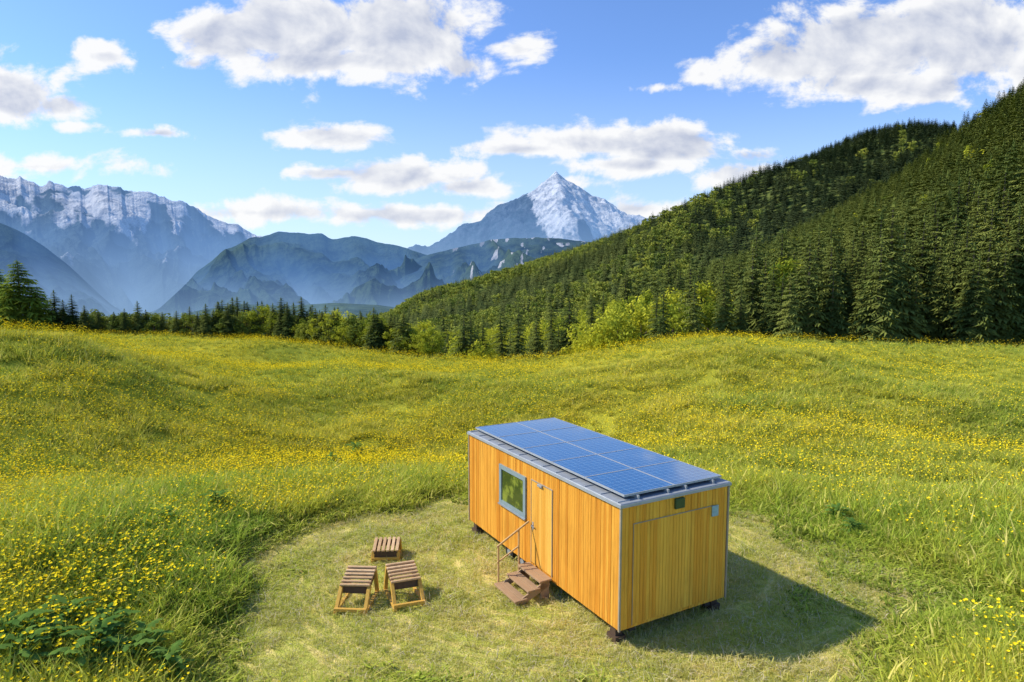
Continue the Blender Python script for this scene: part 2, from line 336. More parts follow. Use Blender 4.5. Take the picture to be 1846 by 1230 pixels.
def hill_mesh(name,fn,a0,a1,y0,y1,mat,label,n=160,m=110):
    A,T=np.meshgrid(np.linspace(a0,a1,n),np.linspace(0,1,m),indexing='xy'); Yq=y0(A)+(y1(A)-y0(A))*T; Xq=A*Yq; Zq=fn(Xq,Yq)
    i=np.arange(n*m).reshape(m,n); f=np.stack([i[:-1,:-1],i[:-1,1:],i[1:,1:],i[1:,:-1]],-1).reshape(-1,4)
    o=mesh_obj(name,np.stack([Xq,Yq,Zq],-1).reshape(-1,3),f,mat,shade=True); return tag(o,label,'hill',kind='structure')
m,nt=newmat('forest_floor'); n=noise(nt,pos(nt),.2,4,.6); out(nt,diff(nt,mixc(nt,sstep(nt,n,.4,.65),(.07,.10,.028),(.16,.18,.045)))); M['floor']=m
hill_mesh('forest_hill',near_hill,-.28,1.08,lambda a:rimY(a)+18,lambda a:np.interp(a,NC[0],NC[1])*1.25,M['floor'],'steep hillside under dark conifers right of the meadow')
hill_mesh('far_forest_hill',far_hill,-.26,.85,lambda a:a*0+330,lambda a:a*0+1250,M['floor'],'long wooded ridge behind the nearer conifer slope')
# ---------------------------------------------------------------- tree meshes (10 units tall)
def conifer_mesh(seed,R=1.75,levels=25,droop=.34,gap=.1,z0=.6,pw=.70,arms=9,zj=.2):
    r=random.Random(seed); v=[]; f=[]
    def tri(a,b,c): k=len(v); v.extend([a,b,c]); f.append([k,k+1,k+2])
    for L in range(levels):
        for b in range(40):
            t=(L+.5)/levels; nb=int(arms-.38*arms*t)
            if b>=nb: break
            if r.random()<gap: continue
            z=z0+(9.8-z0)*t**.95+r.uniform(-1,1)*zj*(1.2-.7*t); tt=min(.995,max(0,t+r.uniform(-.02,.02)))
            rad=R*(1-tt)**pw+.05
            if tt<.12: rad*=.75+tt*2
            az=2*math.pi*(b+r.random()*.9)/nb+L*1.3; ln=rad*(.62+.52*r.random()); dx,dy=math.cos(az),math.sin(az); nxx,nyy=-dy,dx
            dr=droop*(1.25-.9*t)*(.6+.8*r.random()); zz=z
            def P(u,s,dz=0): return (dx*ln*u+nxx*s,dy*ln*u+nyy*s,zz-dr*ln*u*(1.2-.35*u)+dz)
            w=.13+.17*ln
            tri(P(0,-w*.3),P(0,w*.3),P(1.0,0))
            for j in range(4):
                u=.2+.2*j; s=w*(2.0-1.4*u)*(.7+.6*r.random())
                for sg in (-1,1):
                    tri(P(u-.08,0,.01),P(u+.12,0,.01),P(u+.2+.06*r.random(),sg*s,-.22*ln*r.random()-.05))
    for k in range(4):
        a=k*1.57; tri((.09*math.cos(a),.09*math.sin(a),9.3),(-.09*math.sin(a),.09*math.cos(a),9.3),(0,0,10.0))
    return v,f
def trunk_mb(h,r,seed,limbs=0):
    b=MB(); b.cone((0,0,-.25),(0,0,h*.5),r,r*.65,8); b.cone((0,0,h*.5),(.03,0,h),r*.65,r*.12,8); q=random.Random(seed)
    for i in range(limbs):
        z=h*(.35+.5*i/limbs); a=i*2.4+q.random(); l=1.6+q.random()*1.2
        b.cone((0,0,z),(math.cos(a)*l,math.sin(a)*l,z+l*.8),r*.4,r*.1,6)
    return b
def broad_mesh(seed,rx=3.0,zc=5.6,rz=4.2,nc=46,nl=58,ls=.38,taper=0):
    r=random.Random(seed); v=[]; f=[]
    for c in range(nc):
        th=r.random()*6.283; ph=math.acos(r.uniform(-.9,1)); k=.55+.5*r.random()
        cz=zc+rz*k*math.cos(ph); q=1-taper*np.clip((cz-2)/9,0,1); cx=rx*k*q*math.sin(ph)*math.cos(th); cy=rx*k*q*math.sin(ph)*math.sin(th); cr=(.6+.55*r.random())*(1-.4*taper)
        for l in range(nl):
            d=Vector((r.gauss(0,1),r.gauss(0,1),r.gauss(0,1))).normalized(); p=Vector((cx,cy,cz))+d*cr*(.6+.5*r.random()); p.z-=.1
            n=(d+Vector((r.gauss(0,.6),r.gauss(0,.6),r.gauss(0,.6)))).normalized(); x=n.orthogonal().normalized(); y=n.cross(x); s=ls*(.6+.7*r.random())
            b=len(v); v.extend([tuple(p-x*s*.5),tuple(p+y*s*.32),tuple(p+x*s*.6),tuple(p-y*s*.32)]); f.append([b,b+1,b+2,b+3])
    return v,f
def tree_proto(name,vf,cm,h,r,seed,limbs=0):
    root=empty(name,(0,0,0)); t=trunk_mb(h,r,seed,limbs).build('trunk',M['bark'],root); c=mesh_obj('crown',vf[0],vf[1],cm,root); return root,[t,c]
def dup(pr,loc,rz,sc,label,cat,group,first=False,tilt=(0,0)):
    root,kids=pr
    if first: r=root
    else:
        r=root.copy(); COL.objects.link(r)
        for k in kids: q=k.copy(); COL.objects.link(q); q.parent=r
    r.location=loc; r.rotation_euler=(tilt[0],tilt[1],rz); r.scale=sc if isinstance(sc,tuple) else (sc,sc,sc)
    for k in list(r.keys()): del r[k]
    return tag(r,label,cat,group)
CV=[conifer_mesh(1,1.75,26,.50,.02,.5,.7,11),conifer_mesh(2,1.6,27,.56,.02,.5,.7,11),conifer_mesh(3,2.0,25,.46,.04,.5,.68,11),conifer_mesh(4,1.5,28,.60,.02,.5,.7,11)]
BV=[broad_mesh(11),broad_mesh(12,2.7,5.6,4.2),broad_mesh(13,3.3,5.2,3.9)]
cprot=[tree_proto('conifer_tree',v,M['conifer'],9.4,.17,i) for i,v in enumerate(CV)]
bprot=[tree_proto('leafy_tree',v,M['leaf'],7.0,.26,i,6) for i,v in enumerate(BV)]
dprot=[tree_proto('bushy_tree',v,M['leaf_dark'],7.0,.26,i,6) for i,v in enumerate([broad_mesh(14,2.6,4.8,4.6,40,46,.42,.5),broad_mesh(15,3.0,4.6,4.4,40,46,.42,.3)])]
CF=[conifer_mesh(21,2.0,12,.55,.0,.3,.72,8,.3),conifer_mesh(22,1.7,13,.60,.0,.3,.72,8,.3),conifer_mesh(23,2.2,11,.50,.0,.3,.68,8,.3)]
BF=[broad_mesh(24,3,5.4,4.4,26,26,.8),broad_mesh(25,3.3,5.2,4.2,26,26,.8)]
cfar=[mesh_obj('far_conifer_crown',v[0],v[1],M['conifer_far'],link=False) for v in CF]
cnear=[mesh_obj('slope_conifer_crown',v[0],v[1],M['conifer'],link=False) for v in (conifer_mesh(26,1.8,17,.58,.0,.4,.68,9,.3),conifer_mesh(27,1.6,18,.64,.0,.4,.68,9,.3),conifer_mesh(28,2.0,16,.52,.0,.4,.66,9,.3))]
bfar=[mesh_obj('far_leafy_crown',v[0],v[1],M['leaf_far'],link=False) for v in BF]
bnear=[mesh_obj('slope_leafy_crown',v[0],v[1],M['leaf'],link=False) for v in BF]
used={}
def place(pr,*a,**k):
    f=pr[0].name not in used; used[pr[0].name]=1; return dup(pr,*a,first=f,**k)
def put_tree(protos,x,y,H,label,group,z=None,w=1.0):
    z=gz(x,y) if z is None else z; s=H/10; q=w*random.uniform(.88,1.15)
    place(random.choice(protos),(x,y,z-.1),random.uniform(0,6.28),(s*q,s*q,s),label,'tree',group,tilt=(random.gauss(0,.015),random.gauss(0,.015)))
# left and middle tree line
G1='conifers in the dark row behind the left meadow rim'; G1b='bushy trees in the row behind the left meadow rim'
for px,top in ((96,520),(112,538),(128,528),(152,548),(176,556),(205,560),(222,554),(248,540),(262,556),(290,560),(318,558),(340,550),(356,560),(370,545),(384,556)):
    a,_=ray(px,top); Yq=rimY(a)+random.uniform(2,6); p=at(px,top,Yq); put_tree(cprot,p.x,p.y,p.z-gz(p.x,p.y),'dark conifer low behind the left rim of the meadow',G1,w=1.9)
for i in range(48):
    px=84+i*6.6+random.uniform(-4,4); top=random.uniform(550,576); a,_=ray(px,top); Yq=rimY(a)+random.uniform(3,11); p=at(px,top,Yq)
    put_tree(dprot,p.x,p.y,max(3,p.z-gz(p.x,p.y)),'low bushy green tree behind the left rim of the meadow',G1b,w=1.4)
G2='conifers in the row behind the meadow left of the centre'; G2b='bushy trees filling the tree row left of the centre'
for i in range(84):
    px=388+i*4.2+random.uniform(-4,4); top=random.choice((536,544,552,558,566))+random.uniform(-4,4)+(8 if px>560 else 0)
    if px>620: top=random.uniform(550,594)
    a,_=ray(px,top); Yq=rimY(a)+random.uniform(2,13); p=at(px,top,Yq); put_tree(cprot,p.x,p.y,max(4,p.z-gz(p.x,p.y)),'dark green conifer in the tree row left of centre behind the meadow',G2,w=1.9)
for i in range(78):
    px=390+i*5.0+random.uniform(-4,4); top=random.uniform(550,584)+max(0,px-560)*.13; a,_=ray(px,top); Yq=rimY(a)+random.uniform(2,9); p=at(px,top,Yq)
    put_tree(bprot if random.random()<np.interp(px,[400,600,760],[.2,.45,.85]) else dprot,p.x,p.y,max(3,p.z-gz(p.x,p.y)),'low bushy tree among the conifers left of centre behind the meadow',G2b,w=1.3)
# the bushy trees on the left edge
lp=tree_proto('larch_tree',conifer_mesh(31,3.5,28,.20,.0,.3,.55,16,.3),M['larch'],9.4,.2,5)
for px,top,dy,rz,lb in ((30,464,-1,.6,'wide green feathery conifer standing tallest at the left edge of the meadow'),(66,512,1,2.1,'smaller feathery green conifer just right of the tall one at the left edge'),(-12,474,1,4.1,'feathery green conifer cut by the left border of the picture')):
    a,_=ray(px,top); p=at(px,top,rimY(a)+dy); g0=gz(p.x,p.y); s_=(p.z-g0)/10; dup(lp,(p.x,p.y,g0-.2),rz,(s_*1.15,s_*1.15,s_),lb,'tree',None,first=(px==30))
# near hill forest
def jit(a0,a1,y0,y1,sp,seed):
    q=np.random.default_rng(seed); xs=np.arange(a0*y1 if a0<0 else a0*y0,a1*y1,sp); ys=np.arange(y0,y1,sp); XX,YY=np.meshgrid(xs,ys)
    XX=XX+q.uniform(-.48,.48,XX.shape)*sp; YY=YY+q.uniform(-.48,.48,YY.shape)*sp; return XX.ravel(),YY.ravel()
Xa,Ya=jit(-.22,.98,76,185,4.2,1); Xb,Yb=jit(-.22,.98,185,470,4.9,2)
Xn=np.concatenate([Xa,Xb]); Yn=np.concatenate([Ya,Yb]); an_=Xn/Yn
k=(an_>-.2)&(an_<.86)&(Yn>rimY(an_)+19+8*fbm(an_*14,an_*0,2,3))&(Yn<np.interp(an_,NC[0],NC[1])*1.03); Xn,Yn,an_=Xn[k],Yn[k],an_[k]
Zn=np.maximum(near_hill(Xn,Yn),ground(Xn,Yn)); 
pb=np.interp(an_,[-.2,-.05,.12,.22,.34,.5],[.85,.92,.8,.32,.07,.02])*np.interp(Yn,[250,400],[1,.5])*(.25+1.2*ss((fbm(Xn/22,Yn/22,2,8)-.38)/.15))
isb=rng.random(len(Xn))<pb
Hn=np.where(isb,rng.uniform(5.5,12.5,len(Xn)),rng.choice([1,1,.75,1.15],len(Xn))*rng.uniform(10.5,16.5,len(Xn)))*np.interp(an_,[-.2,.1,.3,.6,.95],[.82,.86,1,1.2,1.35])*np.interp(Yn,[120,230,400],[1,.82,.66])
o_=np.argsort(Yn-rimY(an_)); Xn,Yn,Zn,isb,Hn,an_=[q[o_] for q in (Xn,Yn,Zn,isb,Hn,an_)]
G3='conifers at the foot of the right hillside'; G4='bright leafy trees at the foot of the right hillside'
nc_=nb_=0; rest=[]
for i in range(len(Xn)):
    vis=abs(an_[i])<.8
    if vis and not isb[i] and nc_<195:
        nc_+=1; put_tree(cprot,Xn[i],Yn[i],Hn[i],'tall dark conifer in the front rows along the foot of the right hillside',G3,z=Zn[i],w=1.2)
    elif vis and isb[i] and nb_<140:
        nb_+=1; put_tree(bprot,Xn[i],Yn[i],Hn[i],'bright green leafy tree in the front rows below the wooded hillside',G4,z=Zn[i])
    else: rest.append(i)
rest=np.array(rest)
def forest(name,X,Y,Z,H,protos,label,wide=1.0,tint=None):
    n=len(X); s=H/10; q=rng.uniform(.85,1.2,n)*wide
    scatter(name,np.stack([X,Y,Z-.3],-1),np.stack([rng.normal(0,.015,n),rng.normal(0,.015,n),rng.uniform(0,6.28,n)],-1),np.stack([s*q,s*q,s],-1),rng.random(n) if tint is None else tint,protos,label,'forest')
rc=rest[~isb[rest]]; rb=rest[isb[rest]]
forest('conifer_forest',Xn[rc],Yn[rc],Zn[rc],Hn[rc],cnear,'dense conifer forest covering the steep right hillside',1.36)
forest('leafy_forest',Xn[rb],Yn[rb],Zn[rb],Hn[rb],bnear,'light green leafy woodland low on the right hillside')
Xf,Yf=jit(-.25,.66,360,1030,8.8,5); af=Xf/Yf; k=(af>-.24)&(af<.66); Xf,Yf=Xf[k],Yf[k]; Zf=far_hill(Xf,Yf)
k=Zf>ground(Xf,Yf); Xf,Yf,Zf=Xf[k],Yf[k],Zf[k]; af=Xf/Yf
bb=rng.random(len(Xf))<np.clip((fbm(Xf/90,Yf/90,3,12)-.34)*4,0,1)*np.interp(af,[-.2,.2,.38],[.9,.65,.05]); Hf=np.where(bb,rng.uniform(9,13,len(Xf)),rng.uniform(12.5,16.5,len(Xf)))
tf=ss((af-.19+.25*(fbm(Xf/110,Yf/110,2,14)-.5))/.16)  # darkens crown colour on the ridge's right, dense forest painted without sun
forest('far_conifer_forest',Xf[~bb],Yf[~bb],Zf[~bb],Hf[~bb],cfar,'distant conifer forest on the long ridge below the snowy peak',1.7,tf[~bb])
forest('far_leafy_forest',Xf[bb],Yf[bb],Zf[bb],Hf[bb],bfar,'distant leafy forest patches on the long ridge',1.25)
# ---------------------------------------------------------------- mountains
def range_mesh(name,sky,Y0,depth,foot,amp,fa,mat,label,snowfn,seed,nx=720,ny=190,jag=.02,L=700,pw=1.45,jf=2.2,sm=15):
    a=np.array([ray(p,y)[0] for p,y in sky]); e=np.array([elev(y) for p,y in sky]); A=np.linspace(a[0],a[-1],nx); E=smooth(np.interp(A,a,e),sm)
    zf=CH+elev(foot)*(Y0-depth); T=np.concatenate([np.linspace(0,1,ny),np.linspace(1,1.4,12)[1:]]); AA,TT=np.meshgrid(A,T)
    cj=(CH+E*Y0-zf)*jag*2*(.6*fbm(A*fa*jf,A*0+seed,5,seed+9,.6)+.4*ridged(A*fa*jf*.8,A*0+seed,4,seed+13)-.55)
    zc=(CH+E*Y0+cj)[None,:]; tc=np.minimum(TT,1); wob=fbm(AA*fa*.5,TT*1.2,3,seed)-.5
    Yq=Y0-depth*(1-TT)*(1+.4*wob); Xq=AA*Yq
    wx=.6*(fbm(Xq/L,Yq/L,3,seed+21)-.5); wy=.6*(fbm(Xq/L+7,Yq/L,3,seed+22)-.5)
    sp=.45*ridged(AA*fa+wob*1.6+.5*TT,TT*1.3+AA*2,5,seed+5)+.55*ridged(Xq/L+wx+.35*Yq/L,.7*Yq/L+wy,6,seed+6)-.62
    Zq=zf+(zc-zf)*tc**pw+amp*sp*np.sin(np.clip(tc,0,1)*math.pi)**.6*(1-.6*tc**4)
    lim=CH+((zc-CH)/Y0)*Yq+2; Zq=np.minimum(Zq,lim)
    Zq=Zq-np.maximum(TT-1,0)*(zc-zf)*1.2
    h=np.clip((Zq-zf)/max(1,(zc.max()-zf)),0,1)
    n,mm=len(A),len(T); i=np.arange(n*mm).reshape(mm,n); f=np.stack([i[:-1,:-1],i[:-1,1:],i[1:,1:],i[1:,:-1]],-1).reshape(-1,4)
    sn=snowfn(AA,TT,h,Zq,sp+.12,Xq) if snowfn else h*0
    o=mesh_obj(name,np.stack([Xq,Yq,Zq],-1).reshape(-1,3),f,mat,attrs={'snow':sn,'hz':h,'gully':np.clip(.5-sp*3.2,0,1)},shade=True)
    return tag(o,label,'mountain',kind='structure')
PALE=(.28,.46,.74)
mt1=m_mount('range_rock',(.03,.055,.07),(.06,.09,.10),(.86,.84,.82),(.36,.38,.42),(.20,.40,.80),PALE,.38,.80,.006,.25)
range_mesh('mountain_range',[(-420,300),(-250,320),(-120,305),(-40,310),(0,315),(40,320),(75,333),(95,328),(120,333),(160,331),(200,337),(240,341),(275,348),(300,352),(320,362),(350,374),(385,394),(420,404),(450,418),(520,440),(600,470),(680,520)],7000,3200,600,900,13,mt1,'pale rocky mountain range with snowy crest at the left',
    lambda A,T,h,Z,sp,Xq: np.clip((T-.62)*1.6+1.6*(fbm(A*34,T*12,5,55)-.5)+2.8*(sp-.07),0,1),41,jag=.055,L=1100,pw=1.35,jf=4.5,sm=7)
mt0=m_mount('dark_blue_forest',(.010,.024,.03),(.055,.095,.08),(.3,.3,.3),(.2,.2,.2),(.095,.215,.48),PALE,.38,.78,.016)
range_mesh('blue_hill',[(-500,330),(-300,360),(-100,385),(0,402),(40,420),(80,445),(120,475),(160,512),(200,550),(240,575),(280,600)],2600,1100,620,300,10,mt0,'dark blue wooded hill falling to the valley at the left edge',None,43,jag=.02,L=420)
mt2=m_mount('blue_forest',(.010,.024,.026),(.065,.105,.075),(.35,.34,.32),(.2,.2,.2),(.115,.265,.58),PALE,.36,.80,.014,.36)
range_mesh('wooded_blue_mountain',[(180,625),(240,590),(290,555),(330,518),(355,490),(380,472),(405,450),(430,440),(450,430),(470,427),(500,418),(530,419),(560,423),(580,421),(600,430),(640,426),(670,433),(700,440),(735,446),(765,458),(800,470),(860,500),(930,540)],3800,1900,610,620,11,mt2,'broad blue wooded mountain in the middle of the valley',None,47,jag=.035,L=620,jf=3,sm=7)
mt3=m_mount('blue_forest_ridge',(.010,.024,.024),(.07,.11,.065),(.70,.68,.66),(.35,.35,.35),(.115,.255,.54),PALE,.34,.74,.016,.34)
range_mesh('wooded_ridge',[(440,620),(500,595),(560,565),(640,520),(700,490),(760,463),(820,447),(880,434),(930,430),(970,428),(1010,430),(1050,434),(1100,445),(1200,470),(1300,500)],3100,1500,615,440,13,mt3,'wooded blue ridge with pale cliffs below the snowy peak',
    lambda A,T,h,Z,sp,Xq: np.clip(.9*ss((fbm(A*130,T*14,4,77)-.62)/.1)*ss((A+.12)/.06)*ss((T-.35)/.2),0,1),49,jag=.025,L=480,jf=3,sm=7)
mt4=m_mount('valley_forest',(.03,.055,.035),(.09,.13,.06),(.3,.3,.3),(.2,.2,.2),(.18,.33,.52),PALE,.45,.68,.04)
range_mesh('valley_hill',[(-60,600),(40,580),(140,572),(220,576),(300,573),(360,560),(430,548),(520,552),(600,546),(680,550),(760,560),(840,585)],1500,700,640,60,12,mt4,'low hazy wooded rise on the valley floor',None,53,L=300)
# the peak
D=8200; ap=at(1002,309,D); n=440; hw=2500; gx,gy=np.meshgrid(np.linspace(-hw,hw,n),np.linspace(-hw,hw,n))
wx=gx+220*(fbm(gx/420,gy/420,3,61)-.5)*np.clip(np.hypot(gx,gy)/700,0,1); wy=gy+220*(fbm(gx/420+9,gy/420,3,62)-.5)*np.clip(np.hypot(gx,gy)/700,0,1); d=np.hypot(wx,wy)
ph=np.arctan2(wy,wx); dd=d*(1+.32*(np.abs(np.sin(2.5*ph+.62))-.55)+.10*(np.abs(np.sin(6.5*ph+1.1))-.6)); R=2300
zp=ap.z*(1-dd/R)+ap.z*.10*np.exp(-d/150)-ap.z*.10+90
am=np.clip(d/700,0,1); zp=zp+am*190*(ridged(gx/480,gy/480,5,63)-.6)+np.clip(d/160,.06,1)*62*(ridged(gx/130,gy/130,4,64)-.5)
zp+=ap.z-zp.max()
i=np.arange(n*n).reshape(n,n); f=np.stack([i[:-1,:-1],i[:-1,1:],i[1:,1:],i[1:,:-1]],-1).reshape(-1,4)
hh=np.clip(zp/ap.z,0,1); zl=.22+.62*ss((-gx-60)/380)-.14*ss(gx/600); stv=fbm(ph*8,d/800,5,66)
sn=np.clip(.5+(hh-zl)*2.8+1.7*(stv-.50)-1.0*np.exp(-((gx-210)/130)**2)*ss((hh-.22)/.1)*ss((.72-hh)/.12)*(gy<0),0,1)
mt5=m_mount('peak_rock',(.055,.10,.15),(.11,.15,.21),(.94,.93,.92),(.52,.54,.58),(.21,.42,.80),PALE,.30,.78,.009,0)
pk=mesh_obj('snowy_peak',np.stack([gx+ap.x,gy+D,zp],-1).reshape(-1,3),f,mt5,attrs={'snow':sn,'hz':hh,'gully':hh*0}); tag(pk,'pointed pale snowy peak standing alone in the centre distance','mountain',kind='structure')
# ---------------------------------------------------------------- the tiny house
Cc=Vector((1.771,16.53,0)); AZ=math.atan2(-.8746,.4848)
hut=tag(empty('tiny_house',(Cc.x,Cc.y,0),AZ),'wooden tiny house on blocks with blue solar panels on its flat roof','cabin')
HX,HY,Z0,Z1=3.55,1.5,.35,2.95
MB().box(-HX+.05,HX-.05,-HY+.05,HY-.05,Z0+.02,Z1-.02).build('inner_shell',M['inner'],hut)
def boards(horiz0,horiz1,openings,bw=.088):
    cuts={horiz0,horiz1}
    for o in openings: cuts|={o[0],o[1]}
    cuts=sorted(cuts); res=[]
    for c0,c1 in zip(cuts[:-1],cuts[1:]):
        nn=max(1,round((c1-c0)/bw))
        for q in range(nn):
            b0=c0+(c1-c0)*q/nn; b1=c0+(c1-c0)*(q+1)/nn; zs=[(Z0,Z1)]
            for o in openings:
                if b0>=o[0]-1e-6 and b1<=o[1]+1e-6: zs=[(Z0,o[2]),(o[3],Z1)]
            for z in zs: res.append((b0+.0035,b1-.0035,z[0],z[1]))
    return res
WIN=(-1.56,-.22,1.50,2.52); DOOR=(.06,1.04,.45,2.58)
w=MB()
for b0,b1,z0,z1 in boards(-HX+.03,HX-.03,[WIN,DOOR]): j=random.uniform(0,.008); w.box(b0,b1,-HY-j,-HY+.03,z0,z1)
w.build('front_wall',M['wood'],hut)
w=MB()
for b0,b1,z0,z1 in boards(-HX+.03,HX-.03,[]): w.box(b0,b1,HY-.03,HY+random.uniform(0,.006),z0,z1)
w.build('back_wall',M['wood'],hut)
w=MB()
for b0,b1,z0,z1 in boards(-HY+.03,HY-.03,[]): w.box(HX-.03,HX+random.uniform(0,.006),b0,b1,z0,z1)
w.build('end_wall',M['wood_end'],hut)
w=MB()
for b0,b1,z0,z1 in boards(-HY+.03,HY-.03,[]): w.box(-HX-random.uniform(0,.006),-HX+.03,b0,b1,z0,z1)
w.build('end_wall',M['wood'],hut)
for sx in (-1,1):
    for sy in (-1,1): MB().box(sx*HX-.02+.004*sx,sx*HX+.02+.004*sx,sy*HY-.02+.004*sy,sy*HY+.02+.004*sy,Z0-.01,Z1).build('corner_trim',M['corner'],hut)
# door
dr=MB()
for b0,b1 in [(DOOR[0]+.03+.0995*q*.925,DOOR[0]+.03+.0995*(q+1)*.925-.003) for q in range(10)]: dr.box(b0,b1,-HY-.022,-HY+.02,DOOR[2]+.02,DOOR[3]-.035)
dr=dr.build('door',M['door'],hut)
fr=MB(); fr.box(DOOR[0],DOOR[1],-HY-.026,-HY+.01,DOOR[3]-.026,DOOR[3]); fr.box(DOOR[1]-.02,DOOR[1],-HY-.026,-HY+.01,DOOR[2],DOOR[3]-.028); fr.box(DOOR[0],DOOR[0]+.016,-HY-.026,-HY+.01,DOOR[2],DOOR[3]-.028)
fr.build('door_frame',M['corner'],hut)
MB().bar((.16,-HY-.06,1.42),(.28,-HY-.06,1.42),.02,.02).box(.15,.18,-HY-.06,-HY-.02,1.40,1.44).box(.14,.19,-HY-.028,-HY-.02,1.32,1.52).build('handle',M['metal'],dr)
MB().box(.42,.62,-HY-.07,-HY-.028,2.50,2.56).build('door_lamp',M['metal'],hut,bevel=.006)
# window
wf=MB(); x0,x1,z0,z1=WIN; t=.085
wf.box(x0-.03,x1+.03,-HY-.045,-HY+.02,z1-t,z1+.03); wf.box(x0-.03,x1+.03,-HY-.045,-HY+.02,z0-.03,z0+t); wf.box(x0-.03,x0+t,-HY-.043,-HY+.02,z0+t,z1-t); wf.box(x1-t,x1+.03,-HY-.043,-HY+.02,z0+t,z1-t)
wo=wf.build('window',M['trim'],hut); MB().box(x0+t,x1-t,-HY-.012,-HY+.01,z0+t,z1-t).build('pane',M['glass'],wo)
MB().box(x0-.05,x1+.05,-HY-.075,-HY-.046,z0-.05,z0-.02).build('sill',M['metal'],wo)
# end hatch and fittings
hd=MB()
for q in range(25): hd.box(HX+.008,HX+.014+random.uniform(0,.003),-1.17+q*.088,-1.17+(q+1)*.088-.006,.42,2.54)
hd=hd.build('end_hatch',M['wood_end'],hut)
MB().box(HX+.004,HX+.024,-1.185,1.04,2.545,2.56).box(HX+.004,HX+.02,-1.185,-1.175,.40,2.543).build('hatch_frame',M['corner'],hd)
MB().box(HX+.008,HX+.07,-.1,.16,2.68,2.90).build('vent_box',M['vent'],hut,bevel=.01)
MB().box(HX+.03,HX+.05,.98,1.17,2.32,2.56).build('plate',M['bluepanel'],hut,bevel=.004)
# roof
MB().box(-HX-.035,HX+.035,-HY-.035,HY+.035,Z1+.002,Z1+.07).build('roof',M['metal'],hut,bevel=.012)
sm=MB()
for q in range(13): xx=-HX+.1+q*.575; sm.box(xx-.01,xx+.01,-HY-.01,-HY+.3,Z1+.065,Z1+.09)
sm.build('roof_seam',M['metal2'],hut)
MB().box(-HX-.048,HX+.048,-HY-.048,-HY-.033,Z1-.01,Z1+.05).box(HX+.033,HX+.048,-HY-.032,HY+.048,Z1-.01,Z1+.05).build('fascia',M['metal2'],hut)
rl=MB()
for yy in (-1.0,-.2,.3,1.1): rl.box(-HX+.15,HX-.05,yy-.02,yy+.02,Z1+.071,Z1+.145)
rl.build('mounting_rail',M['metal'],hut)
PX0,PX1,PY0,PY1=-3.5,3.42,-1.32,1.42; nl,nw=5,2; lx=(PX1-PX0)/nl; ly=(PY1-PY0)/nw; zp_=Z1+.15
pan=None
for a_ in range(nl):
    for b_ in range(nw):
        cx=PX0+lx*(a_+.5); cy=PY0+ly*(b_+.5)
        if pan is None:
            pan=MB().box(-lx/2+.02,lx/2-.02,-ly/2+.02,ly/2-.02,0,.03).build('solar_panel',M['solar'],hut)
            q=MB(); q.box(-lx/2+.003,lx/2-.003,-ly/2+.003,-ly/2+.019,-.01,.036); q.box(-lx/2+.003,lx/2-.003,ly/2-.019,ly/2-.003,-.01,.036); q.box(-lx/2+.003,-lx/2+.019,-ly/2+.02,ly/2-.02,-.01,.036); q.box(lx/2-.019,lx/2-.003,-ly/2+.02,ly/2-.02,-.01,.036)
            pf=q.build('frame',M['metal2'],pan); o=pan
        else:
            o=pan.copy(); COL.objects.link(o); o.parent=hut; g_=pf.copy(); COL.objects.link(g_); g_.parent=o
        o.location=(cx,cy,zp_)
# underside
MB().box(-HX+.1,HX-.1,-1.15,-1.0,.2,Z0+.01).box(-HX+.1,HX-.1,1.0,1.15,.2,Z0+.01).box(HX-.35,HX-.2,-1.35,1.35,.2,Z0+.005).box(-HX+.2,-HX+.35,-1.35,1.35,.2,Z0+.005).build('chassis',M['chassis'],hut)
for sx in (-1,0,1):
    for sy in (-1,1): MB().box(sx*3.28-.15,sx*3.28+.15,sy*1.36-.13,sy*1.36+.13,-.08,.14).box(sx*3.28-.09,sx*3.28+.09,sy*1.36-.09,sy*1.36+.09,.14,.2+.14*(sx!=0)).build('foot',M['darkwood'],hut)
for xx in (-1.25,-.55):
    wh=MB().cone((xx,-1.42,.19),(xx,-1.22,.19),.2,.2,20).build('wheel',M['black'],hut); MB().cone((xx,-1.43,.19),(xx,-1.40,.19),.09,.1,14).build('rim',M['metal'],wh)
# steps
stp=tag(empty('wooden_steps',(Cc.x,Cc.y,0),AZ),'brown three tread wooden steps with handrail below the cabin door','steps')
for q,(zz,yy) in enumerate(((.48,-1.58),(.32,-1.90),(.15,-2.24))):
    MB().box(.08,1.14,yy-.33,yy-.17,zz-.05,zz).box(.08,1.14,yy-.16,yy,zz-.05,zz).build('tread',M['step'],stp,bevel=.006)
for xx in (.14,1.06):
    MB().bar((xx,-1.62,.38),(xx,-2.50,.0),.04,.16).box(xx-.02,xx+.02,-1.85,-1.62,-.05,.425).build('stringer',M['step'],stp)
hr=MB().bar((.03,-1.56,1.50),(.03,-2.46,1.02),.036,.036).build('handrail',M['rail_wood'],stp); MB().bar((.03,-1.85,.92),(.03,-2.46,.62),.03,.03).build('lower_rail',M['rail_wood'],stp)
MB().bar((.03,-2.42,-.05),(.03,-2.42,1.03),.036,.036).build('post',M['rail_wood'],stp); MB().bar((.03,-1.85,-.05),(.03,-1.85,1.33),.036,.036).build('post',M['rail_wood'],stp)
